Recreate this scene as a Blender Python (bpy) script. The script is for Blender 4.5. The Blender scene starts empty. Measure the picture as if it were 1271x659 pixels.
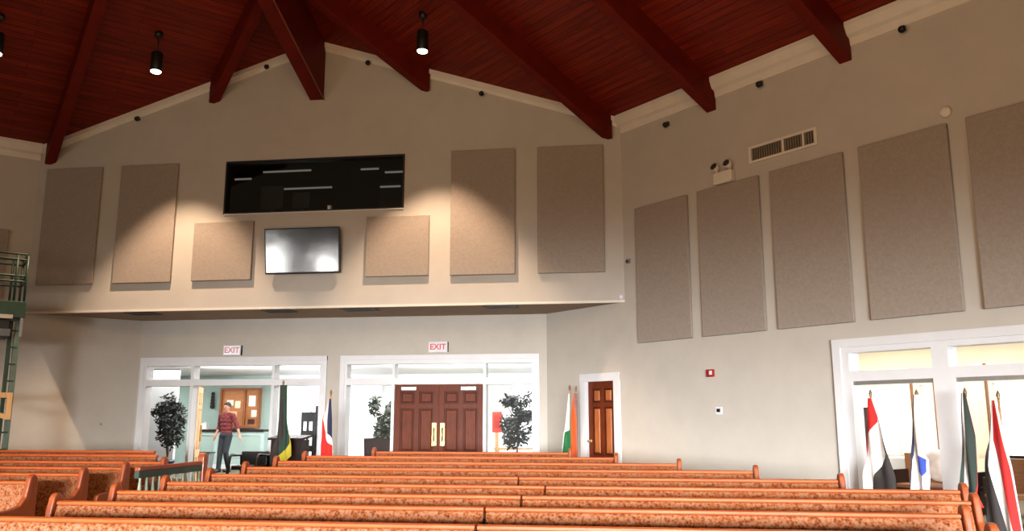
import bpy, bmesh, math, random
from mathutils import Vector, Matrix
random.seed(7)
C = bpy.context.scene.collection
S45 = math.sqrt(.5)
# ------------------------------------------------------------------ survey of the room (metres)
PSI, PIT, FOC, CAMZ = -.139, .182, 1034.35, 1.35
D1, D2 = 15.3, 16.9            # gable wall / recessed wall under the overhang
XR, XL = -.05, -12.15          # corners of the gable wall
ZS = 3.464                     # overhang underside
ZR0, SR = 6.95, .46            # eaves height and roof pitch
Fv = Vector((math.sin(PSI)*math.cos(PIT), math.cos(PSI)*math.cos(PIT), math.sin(PIT)))
Rv = Vector((math.cos(PSI), -math.sin(PSI), 0)); Uv = Rv.cross(Fv)
CP = Vector((0, 0, CAMZ))
def ray(u, v): return Fv + Rv*((u-635.5)/FOC) - Uv*((v-329.5)/FOC)
def at(u, v, Y):
    d = ray(u, v); return CP + d*(Y/d.y)
RN = Vector((-S45, -S45, 0)); RE = Vector((S45, -S45, 0))      # right wall: inward normal, run
LN = Vector((S45, -S45, 0)); LE = Vector((-S45, -S45, 0))      # left wall
RP = Vector((XR, D1, 0)); LP = Vector((XL, D1, 0))
def rwp(s, z, off=0): p = RP + RE*s + RN*off; return Vector((p.x, p.y, z))
def lwp(s, z, off=0): p = LP + LE*s + LN*off; return Vector((p.x, p.y, z))
def rsz(u, v, off=0):
    d = ray(u, v); t = ((RP + RN*off - CP).dot(RN))/d.dot(RN); p = CP + d*t
    return (p-RP).dot(RE), p.z
def floor_z(y): return -.029*(12-y) if y < 12 else 0.0
RROT = -math.pi/4       # local +x runs along the right wall, local -y points into the room
LROT = math.pi/4        # same for the left wall

# ------------------------------------------------------------------ materials
def s2l(c): return tuple((x/255/12.92 if x/255 <= .04045 else ((x/255+.055)/1.055)**2.4) for x in c)
MATS = {}
def new(name):
    m = bpy.data.materials.new(name); m.use_nodes = True
    nt = m.node_tree; b = nt.nodes['Principled BSDF']; return m, nt, b
def coords(nt, scale=(1,1,1), rot=(0,0,0)):
    tc = nt.nodes.new('ShaderNodeTexCoord'); mp = nt.nodes.new('ShaderNodeMapping')
    mp.inputs['Scale'].default_value = scale; mp.inputs['Rotation'].default_value = rot
    nt.links.new(tc.outputs['Object'], mp.inputs['Vector']); return mp.outputs['Vector']
def ramp(nt, fac, stops):
    r = nt.nodes.new('ShaderNodeValToRGB'); e = r.color_ramp.elements
    while len(e) < len(stops): e.new(.5)
    for el, (p, c) in zip(e, stops): el.position = p; el.color = (*s2l(c), 1)
    nt.links.new(fac, r.inputs['Fac']); return r.outputs['Color']
def noise(nt, vec, scale, detail=4, rough=.6):
    n = nt.nodes.new('ShaderNodeTexNoise'); n.inputs['Scale'].default_value = scale
    n.inputs['Detail'].default_value = detail; n.inputs['Roughness'].default_value = rough
    nt.links.new(vec, n.inputs['Vector']); return n.outputs['Fac']
def bump(nt, b, fac, strength, dist=.01):
    n = nt.nodes.new('ShaderNodeBump'); n.inputs['Strength'].default_value = strength; n.inputs['Distance'].default_value = dist
    nt.links.new(fac, n.inputs['Height']); nt.links.new(n.outputs['Normal'], b.inputs['Normal'])
def soft(name, c, rough=.7, var=.06, scale=6, bumpy=.0, metal=0, spec=.5):
    """one colour with a gentle cloudy variation"""
    if name in MATS: return MATS[name]
    m, nt, b = new(name)
    v = coords(nt); f = noise(nt, v, scale)
    lo = tuple(max(0, x*(1-var)) for x in c); hi = tuple(min(255, x*(1+var)) for x in c)
    nt.links.new(ramp(nt, f, [(.3, lo), (.7, hi)]), b.inputs['Base Color'])
    b.inputs['Roughness'].default_value = rough; b.inputs['Metallic'].default_value = metal
    b.inputs['Specular IOR Level'].default_value = spec
    if bumpy: bump(nt, b, noise(nt, v, 90, 2), bumpy)
    MATS[name] = m; return m
def wood(name, a, bcol, rough=.35, scale=(1.2, 14, 14), spec=.5):
    if name in MATS: return MATS[name]
    m, nt, b = new(name)
    f = noise(nt, coords(nt, scale), 3, 6, .65)
    nt.links.new(ramp(nt, f, [(.28, a), (.72, bcol)]), b.inputs['Base Color'])
    b.inputs['Roughness'].default_value = rough; b.inputs['Specular IOR Level'].default_value = spec
    bump(nt, b, f, .08); MATS[name] = m; return m
def glow(name, c, strength):
    if name in MATS: return MATS[name]
    m, nt, b = new(name); nt.nodes.remove(b)
    e = nt.nodes.new('ShaderNodeEmission'); e.inputs['Strength'].default_value = strength
    f = noise(nt, coords(nt), .8)
    lo = tuple(x*.9 for x in c)
    nt.links.new(ramp(nt, f, [(.3, lo), (.7, c)]), e.inputs['Color'])
    nt.links.new(e.outputs[0], nt.nodes['Material Output'].inputs['Surface']); MATS[name] = m; return m
def glass(name, tint=(1,1,1), refl=.07, rough=.02):
    if name in MATS: return MATS[name]
    m, nt, b = new(name); nt.nodes.remove(b)
    t = nt.nodes.new('ShaderNodeBsdfTransparent'); t.inputs[0].default_value = (*tint, 1)
    g = nt.nodes.new('ShaderNodeBsdfGlossy'); g.inputs['Roughness'].default_value = rough
    mx = nt.nodes.new('ShaderNodeMixShader'); mx.inputs[0].default_value = refl
    nt.links.new(t.outputs[0], mx.inputs[1]); nt.links.new(g.outputs[0], mx.inputs[2])
    nt.links.new(mx.outputs[0], nt.nodes['Material Output'].inputs['Surface']); MATS[name] = m; return m
def planks(name, rz):
    m, nt, b = new(name)
    v = coords(nt, (1,1,1), (0, 0, rz))
    br = nt.nodes.new('ShaderNodeTexBrick'); br.inputs['Scale'].default_value = 1
    br.inputs['Brick Width'].default_value = 3.2; br.inputs['Row Height'].default_value = .125
    br.inputs['Mortar Size'].default_value = .006; br.inputs['Bias'].default_value = -.1
    br.inputs['Color1'].default_value = (*s2l((132, 36, 10)), 1); br.inputs['Color2'].default_value = (*s2l((112, 27, 7)), 1)
    br.inputs['Mortar'].default_value = (*s2l((70, 10, 3)), 1)
    nt.links.new(v, br.inputs['Vector'])
    f = noise(nt, coords(nt, (1,1,1), (0,0,rz)), 1.5, 5)
    mp = nt.nodes.new('ShaderNodeMapping'); mp.inputs['Scale'].default_value = (.6, 9, 9); nt.links.new(v, mp.inputs['Vector'])
    g = noise(nt, mp.outputs['Vector'], 2, 5)
    mix = nt.nodes.new('ShaderNodeMix'); mix.data_type = 'RGBA'; mix.blend_type = 'MULTIPLY'; mix.inputs[0].default_value = .85
    nt.links.new(br.outputs['Color'], mix.inputs[6]); nt.links.new(ramp(nt, g, [(.3, (165,150,150)), (.7, (255,255,255))]), mix.inputs[7])
    nt.links.new(mix.outputs[2], b.inputs['Base Color']); b.inputs['Roughness'].default_value = .5
    b.inputs['Specular IOR Level'].default_value = .25
    return m
def upholstery(name):
    m, nt, b = new(name); v = coords(nt)
    vo = nt.nodes.new('ShaderNodeTexVoronoi'); vo.inputs['Scale'].default_value = 48; nt.links.new(v, vo.inputs['Vector'])
    f = noise(nt, v, 26, 3, .7)
    ad = nt.nodes.new('ShaderNodeMath'); ad.operation = 'ADD'; ml = nt.nodes.new('ShaderNodeMath'); ml.operation = 'MULTIPLY'
    ml.inputs[1].default_value = .45; nt.links.new(vo.outputs['Distance'], ml.inputs[0])
    nt.links.new(ml.outputs[0], ad.inputs[0]); nt.links.new(f, ad.inputs[1])
    nt.links.new(ramp(nt, ad.outputs[0], [(.40, (54, 32, 32)), (.53, (100, 55, 36)), (.68, (142, 76, 36)), (.85, (146, 104, 78))]), b.inputs['Base Color'])
    b.inputs['Roughness'].default_value = .9; b.inputs['Specular IOR Level'].default_value = .15
    bump(nt, b, f, .3); MATS[name] = m; return m

WALL = soft('painted_wall', (184, 178, 168), .9, .02, 2, .05, spec=.2)
TRIM = soft('painted_trim', (214, 207, 194), .6, .02, 3)
WHITE = soft('white_paint', (212, 213, 215), .5, .015, 3)
SOFFIT = soft('soffit_shade_paint', (146, 128, 110), .9, .04, 3, spec=.2)  # darker, browner than the walls: shade and pew bounce painted into the colour
PANEL = soft('acoustic_fabric', (152, 141, 130), .95, .04, 25, .2, spec=.1)
PANEL_EDGE = soft('acoustic_fabric_edge', (120, 112, 104), .95, .05, 25, spec=.1)
BEAM = wood('beam_wood', (82, 16, 6), (106, 24, 8), .6, (1, 1, 1), .15)
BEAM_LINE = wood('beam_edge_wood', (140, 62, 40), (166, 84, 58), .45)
CAP = wood('pew_cap_wood', (164, 72, 34), (196, 100, 50), .28, (1.2, 14, 14), .6)
PEW = wood('pew_end_wood', (118, 52, 25), (162, 82, 44), .3, (8, 8, 1.4), .6)
PEWD = wood('pew_frame_wood', (128, 56, 26), (160, 76, 38), .4)
FABRIC = upholstery('pew_upholstery')
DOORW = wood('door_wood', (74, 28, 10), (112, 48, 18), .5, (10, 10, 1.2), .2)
DOORP = wood('door_recess_shade', (50, 18, 7), (76, 30, 12), .5, (10, 10, 1.2), .2)  # darker copy of the door wood, shade painted into the recesses
DOORI = wood('door_bead_wood', (138, 72, 34), (176, 104, 54), .35, (10, 10, 1.2))
PALEW = wood('pale_wood', (196, 150, 96), (222, 180, 124), .4, (8, 8, 1.2))
BROWNW = wood('brown_wood', (104, 66, 38), (138, 92, 56), .45)
DARKW = wood('dark_wood', (24, 13, 9), (40, 22, 15), .55, (1.2, 14, 14), .2)
BLACK = soft('black_metal', (14, 14, 15), .45, .1)
CHAR = soft('charcoal_plastic', (40, 42, 44), .5, .1)
GREY = soft('grey_plastic', (120, 122, 122), .5, .05)
STEEL = soft('satin_steel', (176, 176, 172), .35, .04, metal=.7)
BRASS = soft('brass', (196, 170, 110), .3, .06, metal=.8)
RED = soft('red_plastic', (150, 24, 26), .4, .06)
LIFTG = soft('green_enamel', (18, 52, 36), .5, .12, 8)
LIFTM = soft('green_grey_mast', (86, 104, 92), .45, .1, 8)
TEAL = soft('teal_paint', (150, 172, 164), .7, .03, 3)
MINT = soft('mint_wall', (222, 232, 226), .9, .02, 2, spec=.2)
CREAM = soft('cream_wall', (232, 219, 194), .9, .02, 2, spec=.2)
CARPET = soft('carpet', (98, 88, 74), .98, .12, 40, .4, spec=.1)
GLASS = glass('clear_glass', (1, 1, 1), .006, .4)
DGLASS = glass('booth_glass', (.62, .62, .62), .06)
LEAF = soft('backlit_leaf', (13, 18, 12), .6, .35, 12)  # near-black green: the backlit look is put into the leaf colour
LEAF2 = soft('olive_leaf', (48, 54, 40), .6, .3, 12)
BARK = soft('bark', (84, 62, 44), .85, .2, 20)
def col(name, c, r=.8): return soft(name, c, r, .07, 8)

# ------------------------------------------------------------------ mesh building
class MB:
    def __init__(s): s.b = bmesh.new(); s.sm = False
    def _faces(s, vs, fs, mi=0, smooth=False):
        V = [s.b.verts.new(v) for v in vs]
        for f in fs:
            try:
                q = s.b.faces.new([V[i] for i in f]); q.material_index = mi; q.smooth = smooth
            except ValueError: pass
        return s
    def box(s, lo, hi, M=None, mi=0):
        x0,y0,z0 = lo; x1,y1,z1 = hi
        vs = [Vector(p) for p in [(x0,y0,z0),(x1,y0,z0),(x1,y1,z0),(x0,y1,z0),(x0,y0,z1),(x1,y0,z1),(x1,y1,z1),(x0,y1,z1)]]
        if M: vs = [M @ v for v in vs]
        return s._faces(vs, [(0,3,2,1),(4,5,6,7),(0,1,5,4),(1,2,6,5),(2,3,7,6),(3,0,4,7)], mi)
    def cbox(s, c, d, M=None, mi=0):
        return s.box([c[i]-d[i]/2 for i in range(3)], [c[i]+d[i]/2 for i in range(3)], M, mi)
    def prism(s, poly, f0, f1, mi=0, smooth=False):
        """poly: 2-D points; f0/f1 turn a 2-D point into the two end points"""
        n = len(poly); vs = [f0(p) for p in poly] + [f1(p) for p in poly]
        return s._faces(vs, [tuple(range(n))[::-1], tuple(range(n, 2*n))] + [(i, (i+1) % n, n+(i+1) % n, n+i) for i in range(n)], mi, smooth)
    def tube(s, pts, rad, n=10, mi=0, cap=True):
        pts = [Vector(p) for p in pts]
        if not hasattr(rad, '__len__'): rad = [rad]*len(pts)
        rings = []; up = None
        for i, p in enumerate(pts):
            t = (pts[min(i+1, len(pts)-1)] - pts[max(i-1, 0)]).normalized()
            if up is None: up = Vector((0,0,1)) if abs(t.z) < .9 else Vector((1,0,0))
            a = t.cross(up).normalized(); b = a.cross(t).normalized(); up = b
            rings.append([p + (a*math.cos(k*2*math.pi/n) + b*math.sin(k*2*math.pi/n))*rad[i] for k in range(n)])
        vs = [v for r in rings for v in r]; fs = []
        for i in range(len(pts)-1):
            for k in range(n): fs.append((i*n+k, i*n+(k+1) % n, (i+1)*n+(k+1) % n, (i+1)*n+k))
        if cap: fs += [tuple(range(n)), tuple(range((len(pts)-1)*n, len(pts)*n))[::-1]]
        return s._faces(vs, fs, mi, True)
    def lathe(s, prof, c=(0,0,0), n=20, mi=0, axis='z'):
        vs = []; fs = []
        for r, z in prof:
            for k in range(n):
                a = 2*math.pi*k/n; p = (r*math.cos(a), r*math.sin(a), z)
                if axis == 'y': p = (p[0], -z, p[1])
                vs.append(Vector(c)+Vector(p))
        m = len(prof)
        for i in range(m-1):
            for k in range(n): fs.append((i*n+k, i*n+(k+1) % n, (i+1)*n+(k+1) % n, (i+1)*n+k))
        fs += [tuple(range(n))[::-1], tuple(range((m-1)*n, m*n))]
        return s._faces(vs, fs, mi, True)
    def ball(s, c, r, n=12, sc=(1,1,1), mi=0):
        prof = [(math.sin(math.pi*i/n)*r, -math.cos(math.pi*i/n)*r) for i in range(n+1)]
        prof[0] = (r*.02, -r); prof[-1] = (r*.02, r)
        vs = []; k2 = 2*n
        b0 = len(s.b.verts)
        s.lathe(prof, (0,0,0), k2, mi)
        s.b.verts.ensure_lookup_table()
        for v in s.b.verts[b0:]: v.co = Vector((v.co.x*sc[0]+c[0], v.co.y*sc[1]+c[1], v.co.z*sc[2]+c[2]))
        return s
    def quad(s, pts, mi=0): return s._faces([Vector(p) for p in pts], [tuple(range(len(pts)))], mi)
def holed(mb, us, vs, holes, f, thick):
    """a slab with rectangular openings: us/vs breaks, holes (u0,u1,v0,v1), f(u,v,depth)->point"""
    us = sorted(set(us) | {h[i] for h in holes for i in (0,1)}); vs = sorted(set(vs) | {h[i] for h in holes for i in (2,3)})
    V = {}
    def vt(i, j, k):
        if (i,j,k) not in V: V[i,j,k] = mb.b.verts.new(f(us[i], vs[j], k*thick))
        return V[i,j,k]
    nu, nv = len(us)-1, len(vs)-1
    def solid(i, j):
        if not (0 <= i < nu and 0 <= j < nv): return False
        cu, cv = (us[i]+us[i+1])/2, (vs[j]+vs[j+1])/2
        return not any(h[0] < cu < h[1] and h[2] < cv < h[3] for h in holes)
    for i in range(nu):
        for j in range(nv):
            if not solid(i, j): continue
            mb.b.faces.new([vt(i,j,0), vt(i+1,j,0), vt(i+1,j+1,0), vt(i,j+1,0)])
            mb.b.faces.new([vt(i,j,1), vt(i,j+1,1), vt(i+1,j+1,1), vt(i+1,j,1)])
            for (di, dj, a, b) in ((-1,0,(i,j),(i,j+1)), (1,0,(i+1,j+1),(i+1,j)), (0,-1,(i+1,j),(i,j)), (0,1,(i,j+1),(i+1,j+1))):
                if not solid(i+di, j+dj):
                    mb.b.faces.new([vt(*a,0), vt(*b,0), vt(*b,1), vt(*a,1)])
def obj(name, mb, m, parent=None, loc=None, rz=0, bevel=0, fix=True):
    me = bpy.data.meshes.new(name)
    if fix: bmesh.ops.recalc_face_normals(mb.b, faces=mb.b.faces[:])
    mb.b.to_mesh(me); mb.b.free()
    for x in (m if isinstance(m, (list, tuple)) else [m]): me.materials.append(x)
    o = bpy.data.objects.new(name, me); C.objects.link(o)
    if parent: o.parent = parent
    if loc is not None: o.location = loc
    o.rotation_euler = (0, 0, rz)
    if bevel:
        bv = o.modifiers.new('edge', 'BEVEL'); bv.width = bevel; bv.segments = 2; bv.limit_method = 'ANGLE'
    return o
def tag(o, label, cat, group=None):
    o['label'] = label; o['category'] = cat
    if group: o['group'] = group
    return o
def thing(name, label, cat, loc=(0,0,0), rz=0, group=None):
    o = bpy.data.objects.new(name, None); C.objects.link(o); o.empty_display_size = .1
    o.location = loc; o.rotation_euler = (0, 0, rz); return tag(o, label, cat, group)
def struct(name, mb, m, parent=None, bevel=0, **k):
    o = obj(name, mb, m, parent, bevel=bevel, **k)
    if not parent: o['kind'] = 'structure'
    return o
def sempty(name, loc, rz=0):
    o = bpy.data.objects.new(name, None); C.objects.link(o); o.location = loc; o.rotation_euler = (0,0,rz); o['kind'] = 'structure'; return o
def dup(root, loc, rz, label, group=None):
    r = root.copy(); C.objects.link(r); r.location = loc; r.rotation_euler = (0, 0, rz); r['label'] = label
    if group: r['group'] = group
    for ch in list(root.children):
        c = ch.copy(); C.objects.link(c); c.parent = r
        for g in ch.children:
            d = g.copy(); C.objects.link(d); d.parent = c
    return r

# ------------------------------------------------------------------ the shell
mb = MB()
ys = [-6, 12, 26]
for y0, y1 in zip(ys, ys[1:]):
    mb.quad([(-19, y0, floor_z(y0)), (13, y0, floor_z(y0)), (13, y1, floor_z(y1)), (-19, y1, floor_z(y1))])
struct('floor', mb, CARPET)
# gable wall over the overhang, with the booth opening
BW = (-7.99, -4.265, 5.38, 6.48)
mb = MB(); holed(mb, [XL-.15, XR+.15], [ZS, 9.4], [BW], lambda u, v, d: (u, D1+d, v), .16)
struct('wall_back_upper', mb, WALL)
XL2, XR2 = XL+(D2-D1), XR-(D2-D1)
# recessed wall with two glazed entrances
SCR = [(-10.42, -6.35), (-5.92, -1.87)]; SCZ = 2.585
mb = MB(); holed(mb, [XL2-.1, XR2+.1], [-.1, ZS+.1], [(a, b, -.1, SCZ) for a, b in SCR], lambda u, v, d: (u, D2+d, v), .2)
struct('wall_back_lower', mb, WALL)
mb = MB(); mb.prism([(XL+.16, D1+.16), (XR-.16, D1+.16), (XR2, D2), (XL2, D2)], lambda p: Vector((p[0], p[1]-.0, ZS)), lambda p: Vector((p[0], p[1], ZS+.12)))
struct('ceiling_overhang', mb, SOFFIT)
mb = MB(); mb.box((XL, D1-.012, ZS-.012), (XR, D1+.05, ZS+.03)); struct('trim_1', mb, TRIM)
# right wall (45 degrees) with a door and the wide cased opening
DR = (-1.12, -.30, -.1, 2.06)
EN = (4.22, 7.35, -.4, 2.36)
mb = MB(); holed(mb, [-2.30, 14], [-.45, 7.35], [DR, EN], lambda s, z, d: rwp(s, z, -d), .2)
struct('wall_right', mb, WALL)
mb = MB(); holed(mb, [-2.30, 14], [-.45, 7.35], [], lambda s, z, d: lwp(s, z, -d), .2)
struct('wall_left', mb, WALL)
# roof planes, each rising from its eaves; they meet over the middle of the gable wall
def rz_at(p): return ZR0 + SR*((Vector((p[0], p[1], 0))-RP).dot(RN))
def lz_at(p): return ZR0 + SR*((Vector((p[0], p[1], 0))-LP).dot(LN))
XM = (XR+XL)/2
e0, e1 = RP - RE*2.6 - RN*.3, RP + RE*15 - RN*.3
mid0, mid1 = (XM, D1+.3), (XM, 1.5)
PLR, PLL = planks('roof_planks_right', math.pi/4), planks('roof_planks_left', -math.pi/4)
for side, zf, f, pl_ in (('right', rz_at, lambda x: x, PLR), ('left', lz_at, lambda x: 2*XM-x, PLL)):
    poly = [(XM, D1+.3), (XR+.1, D1+.3), (e1.x, e1.y), (e1.x-6, e1.y-6), (XM, 1.5)]
    poly = [(f(x), y) for x, y in poly]
    mb = MB(); mb.prism(poly, lambda p: Vector((p[0], p[1], zf(p))), lambda p: Vector((p[0], p[1], zf(p)+.12)))
    struct('ceiling_'+side, mb, pl_)
# hip beam over the middle and rafters square to each eaves
def beam(name, a, b, dep, wid, za, zb, part_line=False, drop_end=0):
    """rectangular beam from a to b (2-D), its top on the roof at za/zb"""
    a, b = Vector((*a, 0)), Vector((*b, 0)); t = (b-a).normalized(); n = Vector((-t.y, t.x, 0))*wid/2
    mb = MB()
    ring = []
    for p, z in ((a, za), (b, zb)):
        ring += [p-n+Vector((0,0,z)), p+n+Vector((0,0,z)), p+n+Vector((0,0,z-dep)), p-n+Vector((0,0,z-dep))]
    mb._faces(ring, [(0,1,2,3), (7,6,5,4), (0,4,5,1), (1,5,6,2), (2,6,7,3), (3,7,4,0)])
    o = struct(name, mb, BEAM, bevel=.012)
    return o
hz = lambda y: rz_at((XM, y))
ob = beam('ceiling_beam', (XM-.03, D1), (XM-.03, 2.0), 1.27, .29, hz(D1)+.05, hz(2.0)+.05)
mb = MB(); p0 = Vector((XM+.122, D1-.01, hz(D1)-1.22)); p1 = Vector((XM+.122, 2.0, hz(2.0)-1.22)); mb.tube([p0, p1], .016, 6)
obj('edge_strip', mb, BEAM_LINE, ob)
for s in (-2.68, -.16, 2.18, 4.66, 7.1, 9.5):
    for side, P0, E0, N0, zf in (('r', RP, RE, RN, rz_at), ('l', LP, LE, LN, lz_at)):
        # where the rafter meets the walls, and where it reaches the hip
        k0 = 0 if s > -.1 else (-s)          # inside the gable wall: distance from the eaves line at Y = D1
        a = P0 + E0*s + N0*(k0 if s < -.1 else 0)
        L = (abs(P0.x-XM)+ (s*S45))/S45
        if s > 6: L = min(L, 9)
        b = P0 + E0*s + N0*(L-.05)
        dp = .5 if s > -.1 else .44
        beam('ceiling_beam', (a.x, a.y), (b.x, b.y), dp if s > 0 else .46, .2, zf(a)+.02, zf(b)+.02)
# crown trims: broad cove along the eaves, slimmer one climbing the gable
for side, f in (('right', rwp), ('left', lwp)):
    mb = MB()
    prof = [(0, 6.68), (.02, 6.68), (.035, 6.79), (.10, 6.83), (.15, 6.95), (.15, 7.06), (0, 7.06)]
    mb.prism(prof, lambda p: f(.0, p[1], p[0]), lambda p: f(14, p[1], p[0]))
    struct('trim_eaves_'+side, mb, TRIM)
    mb = MB()
    sg = 1 if side == 'right' else -1
    for_x = [(XM, rz_at((XM, D1))+.02), (XM+sg*(XR-XM), ZR0+.02)]
    prof = [(0, -.17), (.03, -.17), (.05, -.11), (.09, -.08), (.09, .05), (0, .05)]
    mb.prism(prof, lambda p: Vector((for_x[0][0], D1-p[0], for_x[0][1]+p[1])), lambda p: Vector((for_x[1][0], D1-p[0], for_x[1][1]+p[1])))
    struct('trim_gable_'+side, mb, TRIM)

# ------------------------------------------------------------------ booth window with dark room behind
x0, x1, z0, z1 = BW
o = sempty('window_1', (0, 0, 0))
mb = MB(); holed(mb, [x0-.0, x1+.0], [z0, z1], [(x0+.035, x1-.035, z0+.03, z1-.04)], lambda u, v, d: (u, D1-.015+d, v), .16); obj('frame', mb, BLACK, o)
mb = MB(); mb.quad([(x0+.03, D1+.08, z0+.03), (x1-.03, D1+.08, z0+.03), (x1-.03, D1+.08, z1-.04), (x0+.03, D1+.08, z1-.04)]); obj('pane', mb, DGLASS, o)
mb = MB(); mb.box((x0+.02, D1-.02, z0-.015), (x1-.0, D1+.16, z0+.004)); obj('sill', mb, WHITE, o)
DK = soft('booth_dark', (30, 26, 24), .9, .1)
mb = MB()
mb.box((-8.6, D1+2.9, 4.4), (-3.7, D1+3.0, 7.4)); mb.box((-8.7, D1+.17, 4.4), (-8.6, D1+3.0, 7.4)); mb.box((-3.7, D1+.17, 4.4), (-3.6, D1+3.0, 7.4))
mb.box((-8.7, D1+.17, 7.2), (-3.6, D1+3.0, 7.3)); mb.box((-8.7, D1+.17, 4.6), (-3.6, D1+3.0, 4.7))
struct('wall_booth', mb, DK)
mb = MB(); mb.box((-5.65, D1+2.86, 4.7), (-4.9, D1+2.9, 6.7)); 
o = struct('door_1', mb, soft('booth_door_red', (46, 20, 14), .6, .1)); 
STREAK = glow('reflection_glow', (225, 220, 205), .3)  # glowing strips that stand in for light reflected in the booth glass
def streakf(u0, v0, u1, v1, Y, lab):
    a, b = at(u0, v0, Y), at(u1, v1, Y); t = thing('reflection_strip', lab, 'light', ((a.x+b.x)/2, Y, (a.z+b.z)/2), 0, 'glowing strips for reflections in the booth glass')
    h = abs(b.x-a.x)/2
    mb = MB(); mb.tube([(-h, 0, 0), (h, 0, 0)], .022, 8); obj('tube', mb, STREAK, t)
    mb = MB(); mb.box((-h-.03, -.05, .025), (h+.03, .05, .075)); obj('housing', mb, DK, t)
streakf(327, 213, 386, 212, D1+1.9, 'long pale reflection strip at upper middle of dark booth window')
streakf(352, 234, 412, 233, D1+2.3, 'faint reflection strip below the longest one in booth window')
streakf(448, 210, 470, 209.5, D1+1.6, 'short reflection strip at upper right of booth window')
streakf(478, 214, 500, 213, D1+1.2, 'reflection strip at far upper right corner of booth window')
streakf(472, 232, 497, 231, D1+1.6, 'faint reflection strip halfway down right end of booth window')
streakf(283, 224, 312, 221, D1+1.6, 'pale reflection strip at left end of booth window')
p = at(413, 262, D1+.3)
mb = MB(); mb.lathe([(.03, 0), (.045, .01), (.05, .13), (.045, .13), (.04, .03)], n=16)
tag(obj('paper_cup', mb, WHITE, loc=(p.x, D1+.12, z0+.004)), 'small white cup standing on the booth window sill', 'cup')
for xx, w, h, lb in ((-7.4, .5, .5, 'dark boxy monitor silhouette at left end of booth window'), (-6.75, .38, .34, 'smaller dark monitor silhouette beside the left one in booth window')):
    t = thing('monitor', lb, 'monitor', (xx, D1+.9, 4.702), 0)
    mb = MB(); mb.box((-w/2, 0, 1.0), (w/2, .05, 1.0+h)); obj('screen', mb, soft('monitor_grey', (52, 52, 50), .3, .1), t, bevel=.01)
    mb = MB(); mb.box((-.04, .02, .02), (.04, .06, 1.0)); mb.box((-.15, -.1, 0), (.15, .15, .025)); obj('stand', mb, CHAR, t)

# ------------------------------------------------------------------ acoustic panels
def panel(loc, rz, w, h, lab, grp):
    t = thing('acoustic_panel', lab, 'wall panel', loc, rz, grp)
    mb = MB(); mb.box((0, -.065, 0), (w, -.012, h)); obj('fabric_face', mb, PANEL, t, bevel=.012)
    mb = MB(); mb.box((.015, -.014, .015), (w-.015, -.001, h-.015)); obj('backing', mb, PANEL_EDGE, t)
    return t
GB = 'acoustic panels on the gable wall'; GR = 'acoustic panels on the angled right wall'; GL = 'acoustic panels on the angled left wall'
for x, lab in ((-11.93, 'tall grey acoustic panel nearest the left corner of gable wall'), (-10.25, 'tall grey acoustic panel half lit by lamp, left of booth window'),
               (-3.325, 'tall grey acoustic panel with warm light pool, right of booth window'), (-1.645, 'tall grey acoustic panel nearest the right corner of gable wall')):
    panel((x, D1, 4.02), 0, 1.25, 2.46, lab, GB)
for x, lab in ((-8.56, 'small square acoustic panel left of the television'), (-4.99, 'small square acoustic panel right of the television')):
    panel((x, D1, 4.03), 0, 1.25, 1.19, lab, GB)
for s, lab in ((.36, 'tall grey acoustic panel closest to the corner on right wall'), (1.83, 'grey acoustic panel directly below the twin-lamp emergency light'),
               (3.285, 'grey acoustic panel directly below the air vent'), (4.77, 'grey acoustic panel below left of the round smoke detector'), (6.25, 'grey acoustic panel cut by right edge of the picture')):
    panel(rwp(s, 2.675), RROT, 1.24, 2.46, lab, GR)
for s, lab in ((1.66, 'grey acoustic panel on left wall above the green lift cage'),):
    panel(lwp(s, 2.675), LROT, 1.24, 2.46, lab, GL)

# ------------------------------------------------------------------ television
a = at(380, 313, D1-.15)
t = thing('television', 'black flat television tilted forward, mounted below the booth window', 'television', (-6.22, D1, 4.56), 0)
Mt = Matrix.Translation((0, -.17, 0)) @ Matrix.Rotation(math.radians(9), 4, 'X')
mb = MB(); mb.box((-.76, -.03, -.445), (.76, .03, .445), Mt); obj('casing', mb, BLACK, t, bevel=.01)
m, nt, b = new('tv_screen'); b.inputs['Base Color'].default_value = (.006, .006, .007, 1); b.inputs['Roughness'].default_value = .13
b.inputs['Specular IOR Level'].default_value = 1.0; b.inputs['Coat Weight'].default_value = 1; b.inputs['Coat Roughness'].default_value = .08
bump(nt, b, noise(nt, coords(nt), 1.6, 1), .10, .05)
mb = MB(); mb.box((-.735, -.034, -.415), (.735, -.029, .42), Mt); obj('screen', mb, m, t)
mb = MB(); mb.box((-.2, -.03, -.2), (.2, -.001, .2)); mb.box((-.04, -.16, -.03), (.04, -.02, .06)); obj('wall_bracket', mb, CHAR, t)

# ------------------------------------------------------------------ pendant down-lights
LENS = glow('lamp_lens', (255, 246, 226), 14)
def pend(x, y, z, lab, grp='black cylinder lamps under the ceiling'):
    zc = (rz_at((x, y)) if x > XM else lz_at((x, y)))
    t = thing('pendant_light', lab, 'pendant light', (x, y, z), 0, grp)
    mb = MB(); mb.lathe([(.09, .02), (.105, .05), (.105, .38), (.09, .41), (.02, .42)], n=20); obj('shade', mb, BLACK, t)
    mb = MB(); mb.lathe([(.02, 0), (.07, 0), (.09, .012), (.095, .03), (.02, .03)], n=20); obj('lens', mb, LENS, t)
    mb = MB(); mb.tube([(0, 0, .41), (0, 0, zc-z-.02)], .012, 8); obj('stem', mb, BLACK, t)
    mb = MB(); mb.lathe([(.02, zc-z-.09), (.07, zc-z-.06), (.08, zc-z+.04), (.02, zc-z+.04)], n=16); obj('canopy', mb, BLACK, t)
    return t
pl = [(-3.56, 13.75, 7.86, 'black pendant lamp right of the middle beam'), (-8.72, 13.75, 7.78, 'black pendant lamp left of the middle beam'),
      (-10.85, 12.3, 7.62, 'black pendant lamp at upper left corner of the picture')]
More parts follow.
